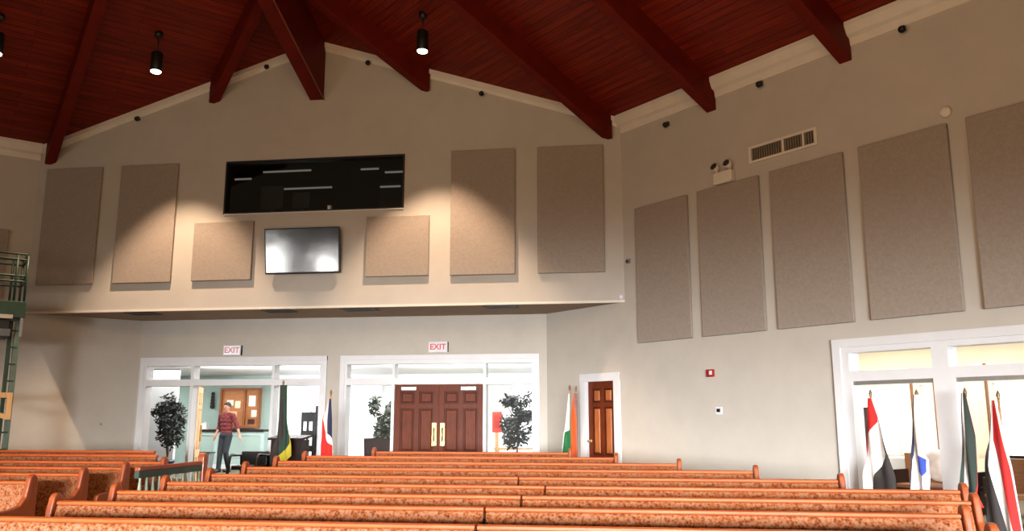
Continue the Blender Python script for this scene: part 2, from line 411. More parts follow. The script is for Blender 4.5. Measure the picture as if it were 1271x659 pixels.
for x, y, z, lab in pl: pend(x, y, z, lab)
def spot(name, loc, aim, energy, size, blend, color, r=.08):
    l = bpy.data.lights.new(name, 'SPOT'); l.energy = energy; l.spot_size = math.radians(size); l.spot_blend = blend; l.color = color; l.shadow_soft_size = r
    o = bpy.data.objects.new(name, l); C.objects.link(o); o.location = loc
    o.rotation_euler = (Vector(aim)-Vector(loc)).to_track_quat('-Z', 'Y').to_euler(); return o
def area(name, loc, aim, energy, sx, sy, color, spread=180):
    l = bpy.data.lights.new(name, 'AREA'); l.shape = 'RECTANGLE'; l.size = sx; l.size_y = sy; l.energy = energy; l.color = color; l.spread = math.radians(spread)
    o = bpy.data.objects.new(name, l); C.objects.link(o); o.location = loc
    o.rotation_euler = (Vector(aim)-Vector(loc)).to_track_quat('-Z', 'Y').to_euler(); return o
for i, (x, y, z, _) in enumerate(pl):
    spot('lamp_spot', (x, y, z-.03), (x, y+(.05 if i < 2 else 0), z-4), 1900 if i < 2 else 350, 74, .45, (1, .70, .48), .05)

# ------------------------------------------------------------------ wall fixtures
def exit_sign(loc, lab, red):
    t = thing('exit_sign', lab, 'exit sign', loc, 0, 'exit signs over the glazed entrances')
    mb = MB(); mb.box((-.2, -.06, -.11), (.2, -.005, .11)); obj('housing', mb, WHITE, t, bevel=.006)
    mb = MB(); mb.box((-.175, -.064, -.088), (.175, -.058, .088)); obj('face', mb, glow('sign_face', (255, 244, 244), 1.0), t)
    mb = MB(); mb.box((.2, -.06, -.105), (.212, 0, .105)); obj('end_cap', mb, BLACK, t)
    cu = bpy.data.curves.new('lettering', 'FONT'); cu.body = 'EXIT'; cu.size = .165; cu.align_x = 'CENTER'; cu.align_y = 'CENTER'; cu.extrude = .002; cu.offset = .004
    tmp = bpy.data.objects.new('lettering_curve', cu); me = bpy.data.meshes.new_from_object(tmp); me.name = 'lettering'; bpy.data.objects.remove(tmp)
    me.materials.clear(); me.materials.append(red); o = bpy.data.objects.new('lettering', me); C.objects.link(o); o.parent = t
    o.location = (0, -.067, 0); o.rotation_euler = (math.pi/2, 0, 0)
exit_sign((-8.40, D2, 2.79), 'white exit sign above the left glazed entrance with open door', col('faded_red', (222, 150, 150)))
exit_sign((-3.90, D2, 2.81), 'white exit sign with red letters above the closed double doors', col('letter_red', (214, 92, 98)))

t = thing('emergency_light', 'white emergency light with two lamp heads on the right wall', 'emergency light', rwp(2.42, 5.145), RROT)
mb = MB(); mb.box((-.19, -.12, 0), (.19, -.002, .2)); obj('housing', mb, TRIM, t, bevel=.02)
for sx in (-1, 1):
    mb = MB(); mb.tube([(sx*.13, -.06, .2), (sx*.13, -.07, .27), (sx*.13, -.15, .3)], [.02, .05, .075], 14); h = obj('lamp_head', mb, TRIM, t)
    mb = MB(); mb.tube([(sx*.13, -.15, .3), (sx*.13, -.158, .303)], .06, 14); obj('lens', mb, CHAR, h)

s0, zv0 = 2.90, 5.36
t = thing('air_vent', 'long white framed air vent with dark slats high on right wall', 'vent', rwp(s0, zv0), RROT)
mb = MB(); holed(mb, [0, 1.23], [0, .28], [(.05, .62, .04, .24), (.655, .98, .04, .24), (1.01, 1.18, .04, .24)], lambda u, v, d: (u, -.03+d, v), .028); obj('frame', mb, TRIM, t)
mb = MB(); mb.box((.04, -.006, .03), (1.19, -.002, .25)); obj('backing', mb, soft('vent_dark', (60, 54, 46), .8, .1), t)
mb = MB()
for i in range(26):
    x = .065+i*.044
    mb.box((x, -.024, .04), (x+.014, -.008, .24), None)
obj('slats', mb, soft('vent_slat', (132, 120, 100), .6, .06), t)

p = rwp(6.0, 5.30)
mb = MB(); mb.lathe([(.075, 0), (.08, .02), (.065, .045), (.02, .05)], axis='y', n=20)
tag(obj('smoke_detector', mb, TRIM, loc=p, rz=RROT), 'round white smoke detector high on right wall', 'smoke detector')

t = thing('fire_alarm_strobe', 'red fire alarm strobe on right wall below the panels', 'fire alarm', rwp(1.93, 2.02), RROT)
mb = MB(); mb.box((-.075, -.045, 0), (.075, -.002, .12)); obj('housing', mb, RED, t, bevel=.008)
mb = MB(); mb.box((.0, -.065, .03), (.055, -.044, .1)); obj('lens', mb, WHITE, t, bevel=.008)
t = thing('wall_control', 'small white square wall plate with black centre below fire alarm', 'wall control', rwp(2.06, 1.42), RROT)
mb = MB(); mb.box((-.07, -.015, 0), (.07, -.002, .12)); obj('plate', mb, WHITE, t, bevel=.004)
mb = MB(); mb.box((-.03, -.03, .035), (.03, -.014, .09)); obj('button', mb, BLACK, t, bevel=.004)
t = thing('light_switch', 'pale switch plate low on the left wall under the overhang', 'switch', lwp(-1.6, 1.18), LROT)
mb = MB(); mb.box((-.045, -.012, 0), (.045, -.002, .12)); obj('plate', mb, WALL, t, bevel=.003)
mb = MB(); mb.box((-.012, -.024, .04), (.012, -.011, .08)); obj('toggle', mb, GREY, t)
t = thing('wall_sensor', 'small grey sensor on right wall just beside the corner', 'sensor', rwp(.14, 4.16), RROT)
mb = MB(); mb.box((-.04, -.05, 0), (.04, -.002, .08)); obj('body', mb, GREY, t, bevel=.01)
mb = MB(); mb.ball((0, -.055, .03), .03, 8); obj('lens', mb, CHAR, t)
mb = MB(); mb.ball((0, 0, 0), .05, 10, (1, .6, 1)); tag(obj('corner_sensor', mb, WHITE, loc=(-.12, D1-.035, 3.55)), 'small round white sensor at right end of the overhang edge', 'sensor')

def fitting(loc, rz, lab):
    t = thing('wall_fitting', lab, 'fitting', loc, rz, 'small dark fittings under the roof trims')
    mb = MB(); mb.box((-.02, -.05, -.02), (.02, -.002, .05)); obj('bracket', mb, BLACK, t)
    mb = MB(); mb.tube([(0, -.04, .01), (.01, -.11, -.03)], [.035, .05], 12); obj('lamp_head', mb, BLACK, t)
for (u, v), lab in zip([(173,148), (333,84), (458,79), (598,117)], ['dark fitting under the gable trim left of the left rafter', 'dark fitting left of the big middle beam', 'dark fitting right of the big middle beam', 'dark fitting under the gable trim right of the right rafter']):
    q = at(u, v, D1); fitting((q.x, D1, q.z), 0, lab)
for (u, v), lab in zip([(830,155), (946,105), (1123,37)], ['dark fitting under right wall trim nearest the corner', 'dark fitting above the air vent on right wall', 'dark fitting above the smoke detector on right wall']):
    s, z = rsz(u, v); fitting(rwp(s, z), RROT, lab)
for i, (x, w, lab) in enumerate([(-9.75, .62, 'dark vent in overhang underside near its left end'), (-6.85, .6, 'dark vent in overhang underside below the television left edge'),
                  (-5.2, .68, 'dark vent in overhang underside right of the television'), (-2.4, .64, 'dark vent in overhang underside near its right end')]):
    t = thing('soffit_vent', lab, 'vent', (x, D1+.33, ZS), 0, 'vents in the underside of the overhang')
    mb = MB(); holed(mb, [-w/2, w/2], [-.2, .2], [(-w/2+.04, w/2-.04, -.16, .16)], lambda u, v, d: (u, v, -.02+d), .018); obj('frame', mb, BLACK, t)
    mb = MB()
    for k in range(7): mb.box((-w/2+.04, -.15+k*.045, -.012), (w/2-.04, -.13+k*.045, -.003))
    obj('slats', mb, BLACK, t)

# ------------------------------------------------------------------ glazed entrances in the recessed wall
def screen(name, x0, x1, dx0, dx1, closed):
    o = sempty(name, (0, D2, 0)); f = .085
    zt = SCZ
    holes = [(x0+f, dx0-f*.75, 2.18, 2.47), (dx0+.0, dx1-.0, 2.18, 2.47), (dx1+f*.75, x1-f, 2.18, 2.47),
             (x0+f, dx0-f*.75, .12, 2.04), (dx0, dx1, -.1, 2.05), (dx1+f*.75, x1-f, .12, 2.04)]
    mb = MB(); holed(mb, [x0, x1], [-.1, zt], holes, lambda u, v, d: (u, -.03+d, v), .26); obj('frame', mb, WHITE, o)
    mb = MB(); mb.box((x0-.07, -.045, 0), (x0+.03, -.002, zt+.07)); mb.box((x1-.03, -.045, 0), (x1+.07, -.002, zt+.07)); mb.box((x0-.07, -.05, zt-.03), (x1+.07, -.002, zt+.07)); obj('casing', mb, WHITE, o, bevel=.006)
    for i, h in enumerate(holes):
        if i == 4: continue
        mb = MB(); mb.quad([(h[0], .1, h[2]), (h[1], .1, h[2]), (h[1], .1, h[3]), (h[0], .1, h[3])]); obj('pane', mb, GLASS, o)
    return o
screen('window_2', *SCR[0], -9.25, -7.49, False)
screen('window_3', *SCR[1], -4.81, -2.955, True)
# panelled wooden doors
def leaf(w, h, cols, rows):
    """panelled leaf: x 0..w, front at y=0"""
    a = MB(); holes = []
    for (cx0, cx1) in cols:
        for (r0, r1) in rows: holes.append((cx0, cx1, r0, r1))
    holed(a, [0, w], [0, h], holes, lambda u, v, d: (u, d, v), .045)
    b = MB(); c = MB()
    for (u0, u1, v0, v1) in holes:
        b.box((u0, .018, v0), (u1, .03, v1))
        g = .035
        c.prism([(u0+g, v0+g), (u1-g, v0+g), (u1-g, v1-g), (u0+g, v1-g)], lambda p: Vector((p[0], .018, p[1])),
                lambda p: Vector((p[0]+(.02 if p[0] < (u0+u1)/2 else -.02), .004, p[1]+(.02 if p[1] < (v0+v1)/2 else -.02))))
    return a, b, c
def door_leaf(par, loc, rz, w, h, knob_side, rows, hardware='pull'):
    e = bpy.data.objects.new('leaf', None); C.objects.link(e); e.parent = par; e.location = loc; e.rotation_euler = (0,0,rz)
    g = .11
    cols = [(g, w/2-.045), (w/2+.045, w-g)]
    a, b, c = leaf(w, h, cols, rows)
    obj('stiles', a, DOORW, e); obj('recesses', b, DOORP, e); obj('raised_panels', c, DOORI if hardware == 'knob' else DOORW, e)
    if hardware == 'pull':
        kx = w-.085 if knob_side > 0 else .085
        mb = MB(); mb.box((kx-.05, -.012, .80), (kx+.05, 0, 1.26)); obj('pull_plate', mb, BRASS, e, bevel=.003)
        mb = MB(); mb.tube([(kx, -.012, .9), (kx, -.06, .92), (kx, -.06, 1.14), (kx, -.012, 1.16)], .014, 8); obj('handle', mb, BRASS, e)
        cx = .3 if knob_side > 0 else w-.3
        mb = MB(); mb.box((cx-.16, -.06, h-.12), (cx+.16, 0, h-.045)); obj('door_closer', mb, STEEL, e, bevel=.006)
    else:
        kx = w-.06 if knob_side > 0 else .06
        mb = MB(); mb.lathe([(.03, 0), (.03, .012), (.012, .015), (.012, .04), (.028, .05), (.03, .065), (.02, .08), (.004, .082)], (kx, 0, .93), 14, axis='y'); obj('knob', mb, BRASS, e)
    return e
ROWS = [(.14, .52), (.68, 1.56), (1.64, 1.90)]
d1 = sempty('door_2', (0, D2, 0))
tag(d1, 'closed pair of dark panelled wooden doors with brass pull plates', 'door')
wl = (4.81-2.955)/2 - .004
door_leaf(d1, (-4.81+.002, .03, .01), 0, wl, 2.035, 1, ROWS); door_leaf(d1, (-2.955-.002-wl, .03, .01), 0, wl, 2.035, -1, ROWS)
# open leaf of the left entrance, swung into the lobby, seen nearly edge-on
d3 = sempty('door_3', (-9.25+.02, D2+.2, .01), 0)
tag(d3, 'open wooden door leaf swung back at the left entrance', 'door')
w = .86
e = bpy.data.objects.new('leaf', None); C.objects.link(e); e.parent = d3; e.rotation_euler = (0, 0, math.radians(112))
cols = [(.11, w/2-.045), (w/2+.045, w-.11)]
a, b, c = leaf(w, 2.03, cols, ROWS)
for nm, mm, mt in (('stiles', a, PALEW), ('recesses', b, PALEW), ('raised_panels', c, PALEW)): obj(nm, mm, mt, e)
mb = MB(); mb.box((w-.14, -.03, .85), (w-.05, 0, 1.2)); obj('pull_plate', mb, BRASS, e)
# door in the right wall
d4 = sempty('door_4', rwp(-1.12, 0), RROT)
tag(d4, 'brown six panel wooden door in a white frame by the corner', 'door')
door_leaf(d4, (.03, .05, .01), 0, .76, 2.03, -1, ROWS, 'knob')
mb = MB()
mb.box((-.13, -.03, 0), (.03, .1, 2.17)); mb.box((.79, -.03, 0), (.95, .1, 2.17)); mb.box((-.13, -.035, 2.04), (.95, .1, 2.19)); obj('frame', mb, WHITE, d4, bevel=.006)
for z in (.25, 1.05, 1.8):
    mb = MB(); mb.box((.775, .02, z), (.80, .055, z+.1)); obj('hinge', mb, STEEL, d4)
# cased opening in the right wall
o = sempty('window_4', rwp(0, 0), RROT)
zt = 2.36
holes = [(4.38, 5.53, 2.0, 2.255), (5.74, 7.16, 2.0, 2.255), (4.40, 5.53, -.4, 1.86), (5.80, 7.16, -.4, 1.86)]
mb = MB(); holed(mb, [4.24, 7.33], [-.4, zt], holes, lambda u, v, d: (u, -.03+d, v), .25); obj('frame', mb, WHITE, o)
mb = MB(); mb.box((4.14, -.05, -.2), (4.27, -.002, zt+.09)); mb.box((7.3, -.05, -.2), (7.43, -.002, zt+.09)); mb.box((4.14, -.055, zt-.03), (7.43, -.002, zt+.09)); obj('casing', mb, WHITE, o, bevel=.006)
for h in holes[:2]:
    mb = MB(); mb.quad([(h[0], .08, h[2]), (h[1], .08, h[2]), (h[1], .08, h[3]), (h[0], .08, h[3])]); obj('pane', mb, GLASS, o)
for h in holes[2:]:
    mb = MB(); mb.box((h[0], .0, 1.81), (h[1], .1, 1.86)); obj('header_rail', mb, STEEL, o)

# ------------------------------------------------------------------ pews
def pew(name_lab, grp, Y, xa, xb, la=True, lb=True):
    """faces -Y; local x from 0 to L"""
    L = xb-xa; t = thing('church_pew', name_lab, 'pew', (xa, Y, floor_z(Y)), 0, grp)
    ia, ib = (.035 if la else .004), (L-.035 if lb else L-.004)
    mb = MB(); prof = [(-.012, .846), (-.038, .835), (-.05, .80), (-.175, .40), (-.11, .39), (.02, .80), (.02, .846)]
    mb.prism(prof, lambda p: Vector((ia, *p)), lambda p: Vector((ib, *p)))
    obj('backrest', mb, FABRIC, t, bevel=.008)
    mb = MB(); mb.prism([(-.03, .842), (-.04, .85), (-.036, .866), (-.012, .874), (.03, .87), (.042, .85), (.035, .835), (.0, .835)], lambda p: Vector((ia, *p)), lambda p: Vector((ib, *p))); obj('cap_rail', mb, CAP, t)
    mb = MB(); mb.prism([(-.52, .38), (-.54, .41), (-.53, .45), (-.49, .465), (-.2, .45), (-.13, .44), (-.13, .38)], lambda p: Vector((ia, *p)), lambda p: Vector((ib, *p))); obj('seat', mb, FABRIC, t)
    mb = MB(); mb.box((ia, -.5, .34), (ib, -.47, .385)); mb.box((ia, -.14, .12), (ib, -.115, .40)); obj('rail', mb, PEWD, t)
    endp = [(.06, 0), (.06, .87), (.048, .91), (.015, .935), (-.025, .932), (-.055, .905), (-.07, .85), (-.10, .72), (-.17, .65), (-.3, .625), (-.46, .615), (-.52, .60), (-.54, .55), (-.53, .46), (-.5, .36), (-.5, 0)]
    for on, xs in ((la, 0), (lb, L)):
        if not on: continue
        w = .026
        mb = MB(); mb.prism(endp, lambda p: Vector((xs-w, *p)), lambda p: Vector((xs+w, *p))); obj('end_panel', mb, PEW, t, bevel=.012)
    for on, xs in ((la, 0), (lb, L)):
        if on: continue
        sg = 1 if xs == 0 else -1
        mb = MB(); mb.prism([(.0, 0), (.022, .79), (-.05, .79), (-.2, .46), (-.5, .4), (-.46, 0)], lambda p: Vector((xs+sg*.002, *p)), lambda p: Vector((xs+sg*.03, *p))); obj('support_panel', mb, DARKW, t)
    # supports under the seat
    n = max(1, int(L/1.6))
    for k in range(1, n):
        xs = L*k/n; mb = MB(); mb.box((xs-.015, -.45, 0), (xs+.015, -.12, .38)); obj('support', mb, PEWD, t)
    return t
GC = 'pews of the centre block'; GLP = 'pews of the left block'
pew('short backmost pew in front of the closed double doors', GC, 12.3, -3.79, -.87)
pew('second pew from the back of centre block, ending by the brown door', GC, 11.28, -4.46, -.2)
pew('third pew from the back of centre block, ending right of the brown door', GC, 10.37, -4.48, .56)
pew('fourth pew from the back of centre block, with a tall dark right end', GC, 9.50, -4.48, 1.32)
pew('left half of fifth pew row from the back of centre block', GC, 8.62, -4.46, -1.14, True, False)
pew('right half of fifth row, its end before the white cased opening', GC, 8.62, -1.13, 1.99, False, True)
pew('left half of fourth row from the front, seam right of doors', GC, 7.82, -4.5, -.79, True, False)
pew('right half of fourth row from the front of centre block', GC, 7.82, -.78, 2.80, False, True)
pew('left half of third row from the front of centre block', GC, 7.06, -4.53, -.91, True, False)
pew('right half of third row from the front of centre block', GC, 7.06, -.90, 2.60, False, True)
pew('left half of second row from the front, long patterned backrest', GC, 6.33, -4.57, -1.09, True, False)
pew('right half of second row from the front of centre block', GC, 6.33, -1.08, 2.26, False, True)
pew('frontmost pew, left half, along bottom edge of the picture', GC, 5.48, -4.5, -1.0, True, False)
pew('frontmost pew, right half, along bottom edge of the picture', GC, 5.48, -.99, 2.1, False, True)
LPW = ['backmost pew of left block beside the potted ficus', 'second pew from the back of left block', 'pew of left block joining the spindle railing', 'fourth pew of left block with rounded end at the aisle',
       'fifth pew of left block with arm and open seat', 'front pew of left block at the left picture edge']
for lab, Y, xb in zip(LPW, [12.06, 11.24, 10.1, 9.29, 8.53, 7.73], [-7.15, -6.62, -5.85, -5.86, -5.86, -5.86]):
    pew(lab, GLP, Y, xb-5.2, xb, True, Y < 11)
# spindle railing along the aisle side of the left block
def railing():
    y0, y1, x = 9.4, 10.95, -5.785
    t = thing('spindle_railing', 'short green-grey spindle railing beside left aisle', 'railing', (x, y0, 0), 0)
    L = y1-y0
    mb = MB(); mb.box((-.035, 0, .74), (.035, L, .79)); obj('top_rail', mb, PEWD, t, bevel=.01)
    rg = soft('rail_green', (42, 60, 50), .5, .1)
    mb = MB(); mb.box((-.03, 0, .06), (.03, L, .14)); mb.box((-.03, 0, .66), (.03, L, .739)); obj('bottom_rail', mb, rg, t)
    gg = soft('green_grey_wood', (132, 142, 120), .5, .12)
    for k in range(11):
        yy = .08+k*(L-.16)/10
        mb = MB(); mb.lathe([(.016, .15), (.024, .25), (.014, .35), (.026, .5), (.014, .62), (.02, .74)], (0, yy, 0), 10); obj('spindle', mb, gg, t)
    mb = MB(); endp = [(.06, 0), (.06, .84), (.04, .885), (0, .9), (-.04, .885), (-.06, .84), (-.06, 0)]
    mb.prism([(p[0]+L, p[1]) for p in endp], lambda p: Vector((-.045, *p)), lambda p: Vector((.045, *p))); obj('end_post', mb, PEW, t, bevel=.012)
railing()

# ------------------------------------------------------------------ personnel lift at the left edge
t = thing('personnel_lift', 'tall green personnel lift with railed cage beside the left wall', 'lift', (-11.0, 13.7, 0), LROT)
mb = MB(); mb.box((-1.3, -.36, .12), (.12, .36, .3)); obj('base', mb, LIFTG, t, bevel=.02)
for sx in (-1.2, .02):
    for sy in (-.33, .33):
        mb = MB(); mb.lathe([(.02, -.03), (.07, -.03), (.075, 0), (.07, .03), (.02, .03)], (sx, sy, .075), 16, axis='y'); obj('wheel', mb, BLACK, t)
for x, w, m_ in ((-.095, .03, LIFTG), (.015, .045, LIFTM)):
    mb = MB(); mb.box((x-w, -.05, .3), (x+w, .05, 3.1)); obj('mast', mb, m_, t, bevel=.008)
for k in range(9):
    mb = MB(); mb.box((-.13, -.055, .5+k*.3), (.03, -.045, .53+k*.3)); obj('mast_rung', mb, LIFTG, t)
mb = MB(); mb.box((-1.6, -.36, 3.12), (.07, .36, 3.42)); obj('platform', mb, LIFTG, t, bevel=.01)
mb = MB(); mb.box((-.45, -.38, 3.1), (-.12, -.34, 3.17)); obj('toe_plate', mb, STEEL, t)
mb = MB(); mb.box((-1.2, -.2, 2.76), (-.14, .2, 3.1)); obj('control_box', mb, CHAR, t, bevel=.01)
mb = MB(); mb.box((-.42, -.24, 2.80), (-.12, -.2, 2.93)); mb.box((.0, -.36, 2.78), (.05, -.3, 3.12)); obj('control_panel', mb, GREY, t, bevel=.006)
for x in (-1.5, -.13, .03):
    for y in (-.33, .33):
        mb = MB(); mb.tube([(x, y, 3.4), (x, y, 4.26)], .022, 8); obj('cage_post', mb, LIFTG, t)
for z in (3.78, 3.88, 4.18, 4.28):
    mb = MB()
    mb.tube([(-1.5, -.33, z), (.0, -.33, z), (.04, -.29, z), (.04, .29, z), (.0, .33, z), (-1.5, .33, z), (-1.5, -.33, z)], .02, 8); obj('cage_rail', mb, LIFTG, t)
mb = MB()
mb.box((-1.4, -.14, 1.72), (.03, -.08, 1.81)); mb.box((-.05, -.15, 1.34), (.035, -.08, 1.81))
mb.prism([(-1.2, 1.74), (-1.08, 1.74), (.0, 1.42), (-.04, 1.34)], lambda p: Vector((p[0], -.14, p[1])), lambda p: Vector((p[0], -.09, p[1]))); obj('wooden_brace', mb, PALEW, t)

# ------------------------------------------------------------------ lobby behind the recessed wall
LC = 2.58
mb = MB()
mb.box((-16, 22.9, 0), (-9.95, 23.0, LC)); mb.box((-16.1, D2+.2, 0), (-16, 23, LC))
struct('wall_lobby_mint', mb, MINT)
mb = MB(); mb.box((-13.2, 22.86, 0), (-9.97, 22.9, LC)); struct('wall_lobby_teal', mb, TEAL)
mb = MB(); holed(mb, [-9.95, 1.2], [0, LC], [(-9.7, -8.2, .3, 2.45), (-8.0, -6.9, .1, 2.45), (-3.2, -1.9, .5, 2.45)], lambda u, v, d: (u, 22.9+d, v), .12); mb.box((1.2, D2+.2, 0), (1.3, 23, LC))
struct('wall_lobby_cream', mb, MINT)
mb = MB(); mb.box((-16, D2+.2, LC), (1.3, 23, LC+.1)); struct('ceiling_lobby', mb, WHITE)
SKY = glow('daylight_pane', (246, 250, 255), 2.6)
for i, (a, b, c, d) in enumerate([(-9.7, -8.2, .3, 2.45), (-8.0, -6.9, .1, 2.45), (-3.2, -1.9, .5, 2.45)]):
    o = sempty('window_%d' % (5+i), (0, 22.9, 0))
    mb = MB(); mb.quad([(a, .08, c), (b, .08, c), (b, .08, d), (a, .08, d)]); obj('pane', mb, SKY, o)
    mb = MB(); n = 2
    holed(mb, [a-.06, b+.06], [c-.06, d+.06], [(a, (a+b)/2-.02, c, d-.5), ((a+b)/2+.02, b, c, d-.5), (a, b, d-.46, d)], lambda u, v, dd: (u, -.02+dd, v), .07); obj('frame', mb, WHITE, o)
# partition screen wall left of the entrance: white wall seen through the left side light
mb = MB(); mb.box((-13.2, 19.6, 0), (-11.15, 19.7, LC)); struct('wall_lobby_partition', mb, WHITE)
# reception counter
t = thing('reception_counter', 'teal panelled reception counter with dark worktop in the lobby', 'counter', (-12.0, 22.25, 0), 0)
mb = MB(); mb.box((-.2, 0, .12), (2.0, .55, 1.0)); obj('body', mb, TEAL, t)
mb = MB(); holed(mb, [-.2, 2.0], [.0, 1.0], [(-.05, .55, .25, .9), (.65, 1.9, .25, .9)], lambda u, v, d: (u, -.025+d, v), .025); obj('front_panel', mb, soft('teal_light', (168, 188, 184), .7, .03), t)
mb = MB(); mb.box((-.25, -.08, 1.0), (2.0, .59, 1.06)); obj('worktop', mb, DARKW, t, bevel=.008)
mb = MB(); mb.box((-.2, -.04, 0), (2.0, 0, .12)); obj('skirting', mb, WHITE, t)
t = thing('display_cabinet', 'brown wooden notice cabinet on the wall above the counter', 'cabinet', (-11.6, 22.85, 1.1), 0)
mb = MB(); mb.box((0, -.1, 0), (1.2, -.08+.078, 1.12)); obj('back_panel', mb, wood('cabinet_wood', (150, 90, 44), (186, 120, 64), .5), t)
mb = MB(); holed(mb, [0, 1.2], [0, 1.12], [(.06, .72, .06, 1.06), (.78, 1.14, .06, 1.06)], lambda u, v, d: (u, -.16+d, v), .06); obj('frame', mb, wood('cabinet_frame', (120, 66, 30), (150, 88, 44), .5), t)
for x, z, w, h, c in ((.2, .62, .2, .16, (236, 230, 214)), (.45, .55, .16, .2, (240, 220, 190)), (.86, .6, .2, .3, (245, 240, 226)), (.95, .3, .2, .2, (226, 214, 200)), (.3, .2, .22, .26, (210, 170, 130)), (.86, .1, .2, .14, (60, 30, 24))):
    mb = MB(); mb.box((x, -.108, z), (x+w, -.1, z+h)); obj('notice', mb, col('paper_%d_%d' % (c[0], c[2]), c), t)
mb = MB(); 
for k in range(5): mb.ball((0, -.05, .1+.09*k), .07-.004*k, 8, (1, .6, 1))
tag(obj('wall_wreath', mb, soft('wreath_dark', (34, 30, 30), .8, .2), loc=(-11.86, 22.84, 1.6)), 'dark hanging wall ornament left of the notice cabinet', 'ornament')
mb = MB(); mb.box((-.1, -.08, 0), (.1, .08, .17)); mb.tube([(-.05, 0, .17), (.02, 0, .2), (.05, 0, .17)], .012, 6)
tag(obj('tissue_box', mb, WHITE, loc=(-11.85, 22.4, 1.06), bevel=.008), 'white box standing on the left end of the counter', 'box')
t = thing('waste_bin', 'grey waste bin on lobby floor left of the walking man', 'bin', (-10.62, 20.2, 0), 0)
mb = MB(); mb.prism([(-.14, -.12), (.14, -.12), (.14, .12), (-.14, .12)], lambda p: Vector((p[0], p[1], 0)), lambda p: Vector((p[0]*1.25, p[1]*1.25, .5))); obj('body', mb, soft('bin_grey', (104, 110, 108), .5, .06), t, bevel=.012)
mb = MB(); holed(mb, [-.19, .19], [-.165, .165], [(-.16, .16, -.135, .135)], lambda u, v, d: (u, v, .5+d), .03); obj('rim', mb, CHAR, t)

# plants
def plant(name, lab, x, y, pot, trunk, clusters, leaf_m, nleaf, size, cat='plant'):
    t = thing(name, lab, cat, (x, y, 0), 0)
    h, r, pm, sq = pot
    mb = MB()
    if sq: mb.prism([(-r, -r), (r, -r), (r, r), (-r, r)], lambda p: Vector((p[0]*.9, p[1]*.9, 0)), lambda p: Vector((p[0], p[1], h)))
    else: mb.lathe([(r*.7, 0), (r*.95, h*.85), (r*1.05, h*.87), (r*1.05, h), (r*.9, h), (r*.85, h*.9), (.02, h*.9)], n=20)
    obj('pot', mb, pm, t, bevel=.01 if sq else 0)
    mb = MB()
    for pts, rr in trunk: mb.tube(pts, [rr*(1-.5*i/(len(pts)-1)) for i in range(len(pts))], 7)
    obj('trunk', mb, BARK, t)
    mb = MB(); rnd = random.Random(int(abs(x)*100))
    for (c, rad, share) in clusters:
        for _ in range(int(nleaf*share)):
            while True:
                d = Vector((rnd.uniform(-1,1), rnd.uniform(-1,1), rnd.uniform(-1,1)))
                if d.length <= 1: break
            p = Vector(c) + Vector((d.x*rad[0], d.y*rad[1], d.z*rad[2]))
            L = size*rnd.uniform(.7, 1.25); wd = L*.42
            a = Vector((rnd.uniform(-1,1), rnd.uniform(-1,1), rnd.uniform(-1,.5))).normalized()
            b = a.cross(Vector((rnd.uniform(-1,1), rnd.uniform(-1,1), rnd.uniform(-1,1)))).normalized(); n = a.cross(b)
            vs = [p, p+a*L*.35+b*wd*.5+n*L*.05, p+a*L*.75+b*wd*.35, p+a*L-n*L*.06, p+a*L*.75-b*wd*.35, p+a*L*.35-b*wd*.5+n*L*.05]
            mb._faces(vs, [(0,1,2,3), (0,3,4,5)])
    obj('foliage', mb, leaf_m, t, fix=False)
    return t
plant('potted_ficus', 'dark bushy potted ficus tree behind left side light', -10.58, 18.35, (.42, .17, soft('navy_pot', (24, 28, 52), .4, .1), False),
      [([(0,0,.3), (.02,0,.6), (-.03,.02,.9), (.02,0,1.3)], .025), ([(.03,.03,.3), (-.03,.0,.7), (.04,0,1.1)], .02), ([(0,0,.8), (-.2,0,1.2)], .012)],
      [((.04,0,1.35), (.33,.28,.38), .5), ((.0,0,1.62), (.30,.24,.2), .22), ((.05,0,1.0), (.31,.26,.24), .22), ((-.36,0,1.52), (.1,.08,.08), .03), ((-.08, 0, 1.86), (.14, .1, .08), .02), ((.1, 0, .8), (.2, .16, .12), .03)], LEAF, 2000, .10)
plant('potted_tree', 'slender potted tree with clumped leaves behind right side light', -2.48, 18.5, (.4, .2, PALEW, False),
      [([(0,0,.36), (.01,0,.9), (-.02,0,1.4), (.03,0,1.85)], .022), ([(0,0,1.0), (.2,0,1.3)], .012), ([(0,0,1.3), (-.2,0,1.6)], .012)],
      [((-.12,0,1.74), (.23,.15,.13), .2), ((.04,0,1.62), (.13,.12,.2), .1), ((-.12,0,1.27), (.26,.18,.2), .22), ((.2,0,1.42), (.22,.15,.12), .16), ((-.08,0,.95), (.24,.18,.22), .24), ((.22,0,1.05), (.1,.1,.22), .05), ((.25, 0, 1.78), (.07, .06, .14), .03)], LEAF, 1000, .125)
plant('potted_plant', 'leafy plant in a dark square planter left of the double doors', -5.50, 18.35, (.93, .31, DARKW, True),
      [([(0,0,.9), (.0,0,1.2), (-.05,0,1.5)], .02), ([(0,0,.9), (.1,0,1.3), (.2,0,1.66)], .016), ([(0,0,.9), (-.1,0,1.3), (-.2,0,1.8)], .016)],
      [((.08,0,1.2), (.2,.18,.28), .5), ((-.18,0,1.66), (.1,.1,.22), .19), ((.2,0,1.58), (.1,.1,.2), .17), ((.02,0,1.0), (.24,.2,.1), .14)], LEAF2, 700, .13)
t = thing('extinguisher_cabinet', 'red fire extinguisher cabinet seen left of the slender tree', 'cabinet', (-3.1, 19.0, 1.05), 0)
mb = MB(); mb.box((0, -.08, 0), (.2, .08, .46)); obj('casing', mb, col('cabinet_red', (206, 66, 44)), t, bevel=.01)
mb = MB(); mb.box((.05, -.09, .1), (.15, -.078, .38)); obj('window_panel', mb, col('cabinet_pane', (170, 40, 30)), t)
mb = MB(); mb.box((.06, -.04, -1.05), (.13, .04, 0)); obj('pedestal', mb, PALEW, t)
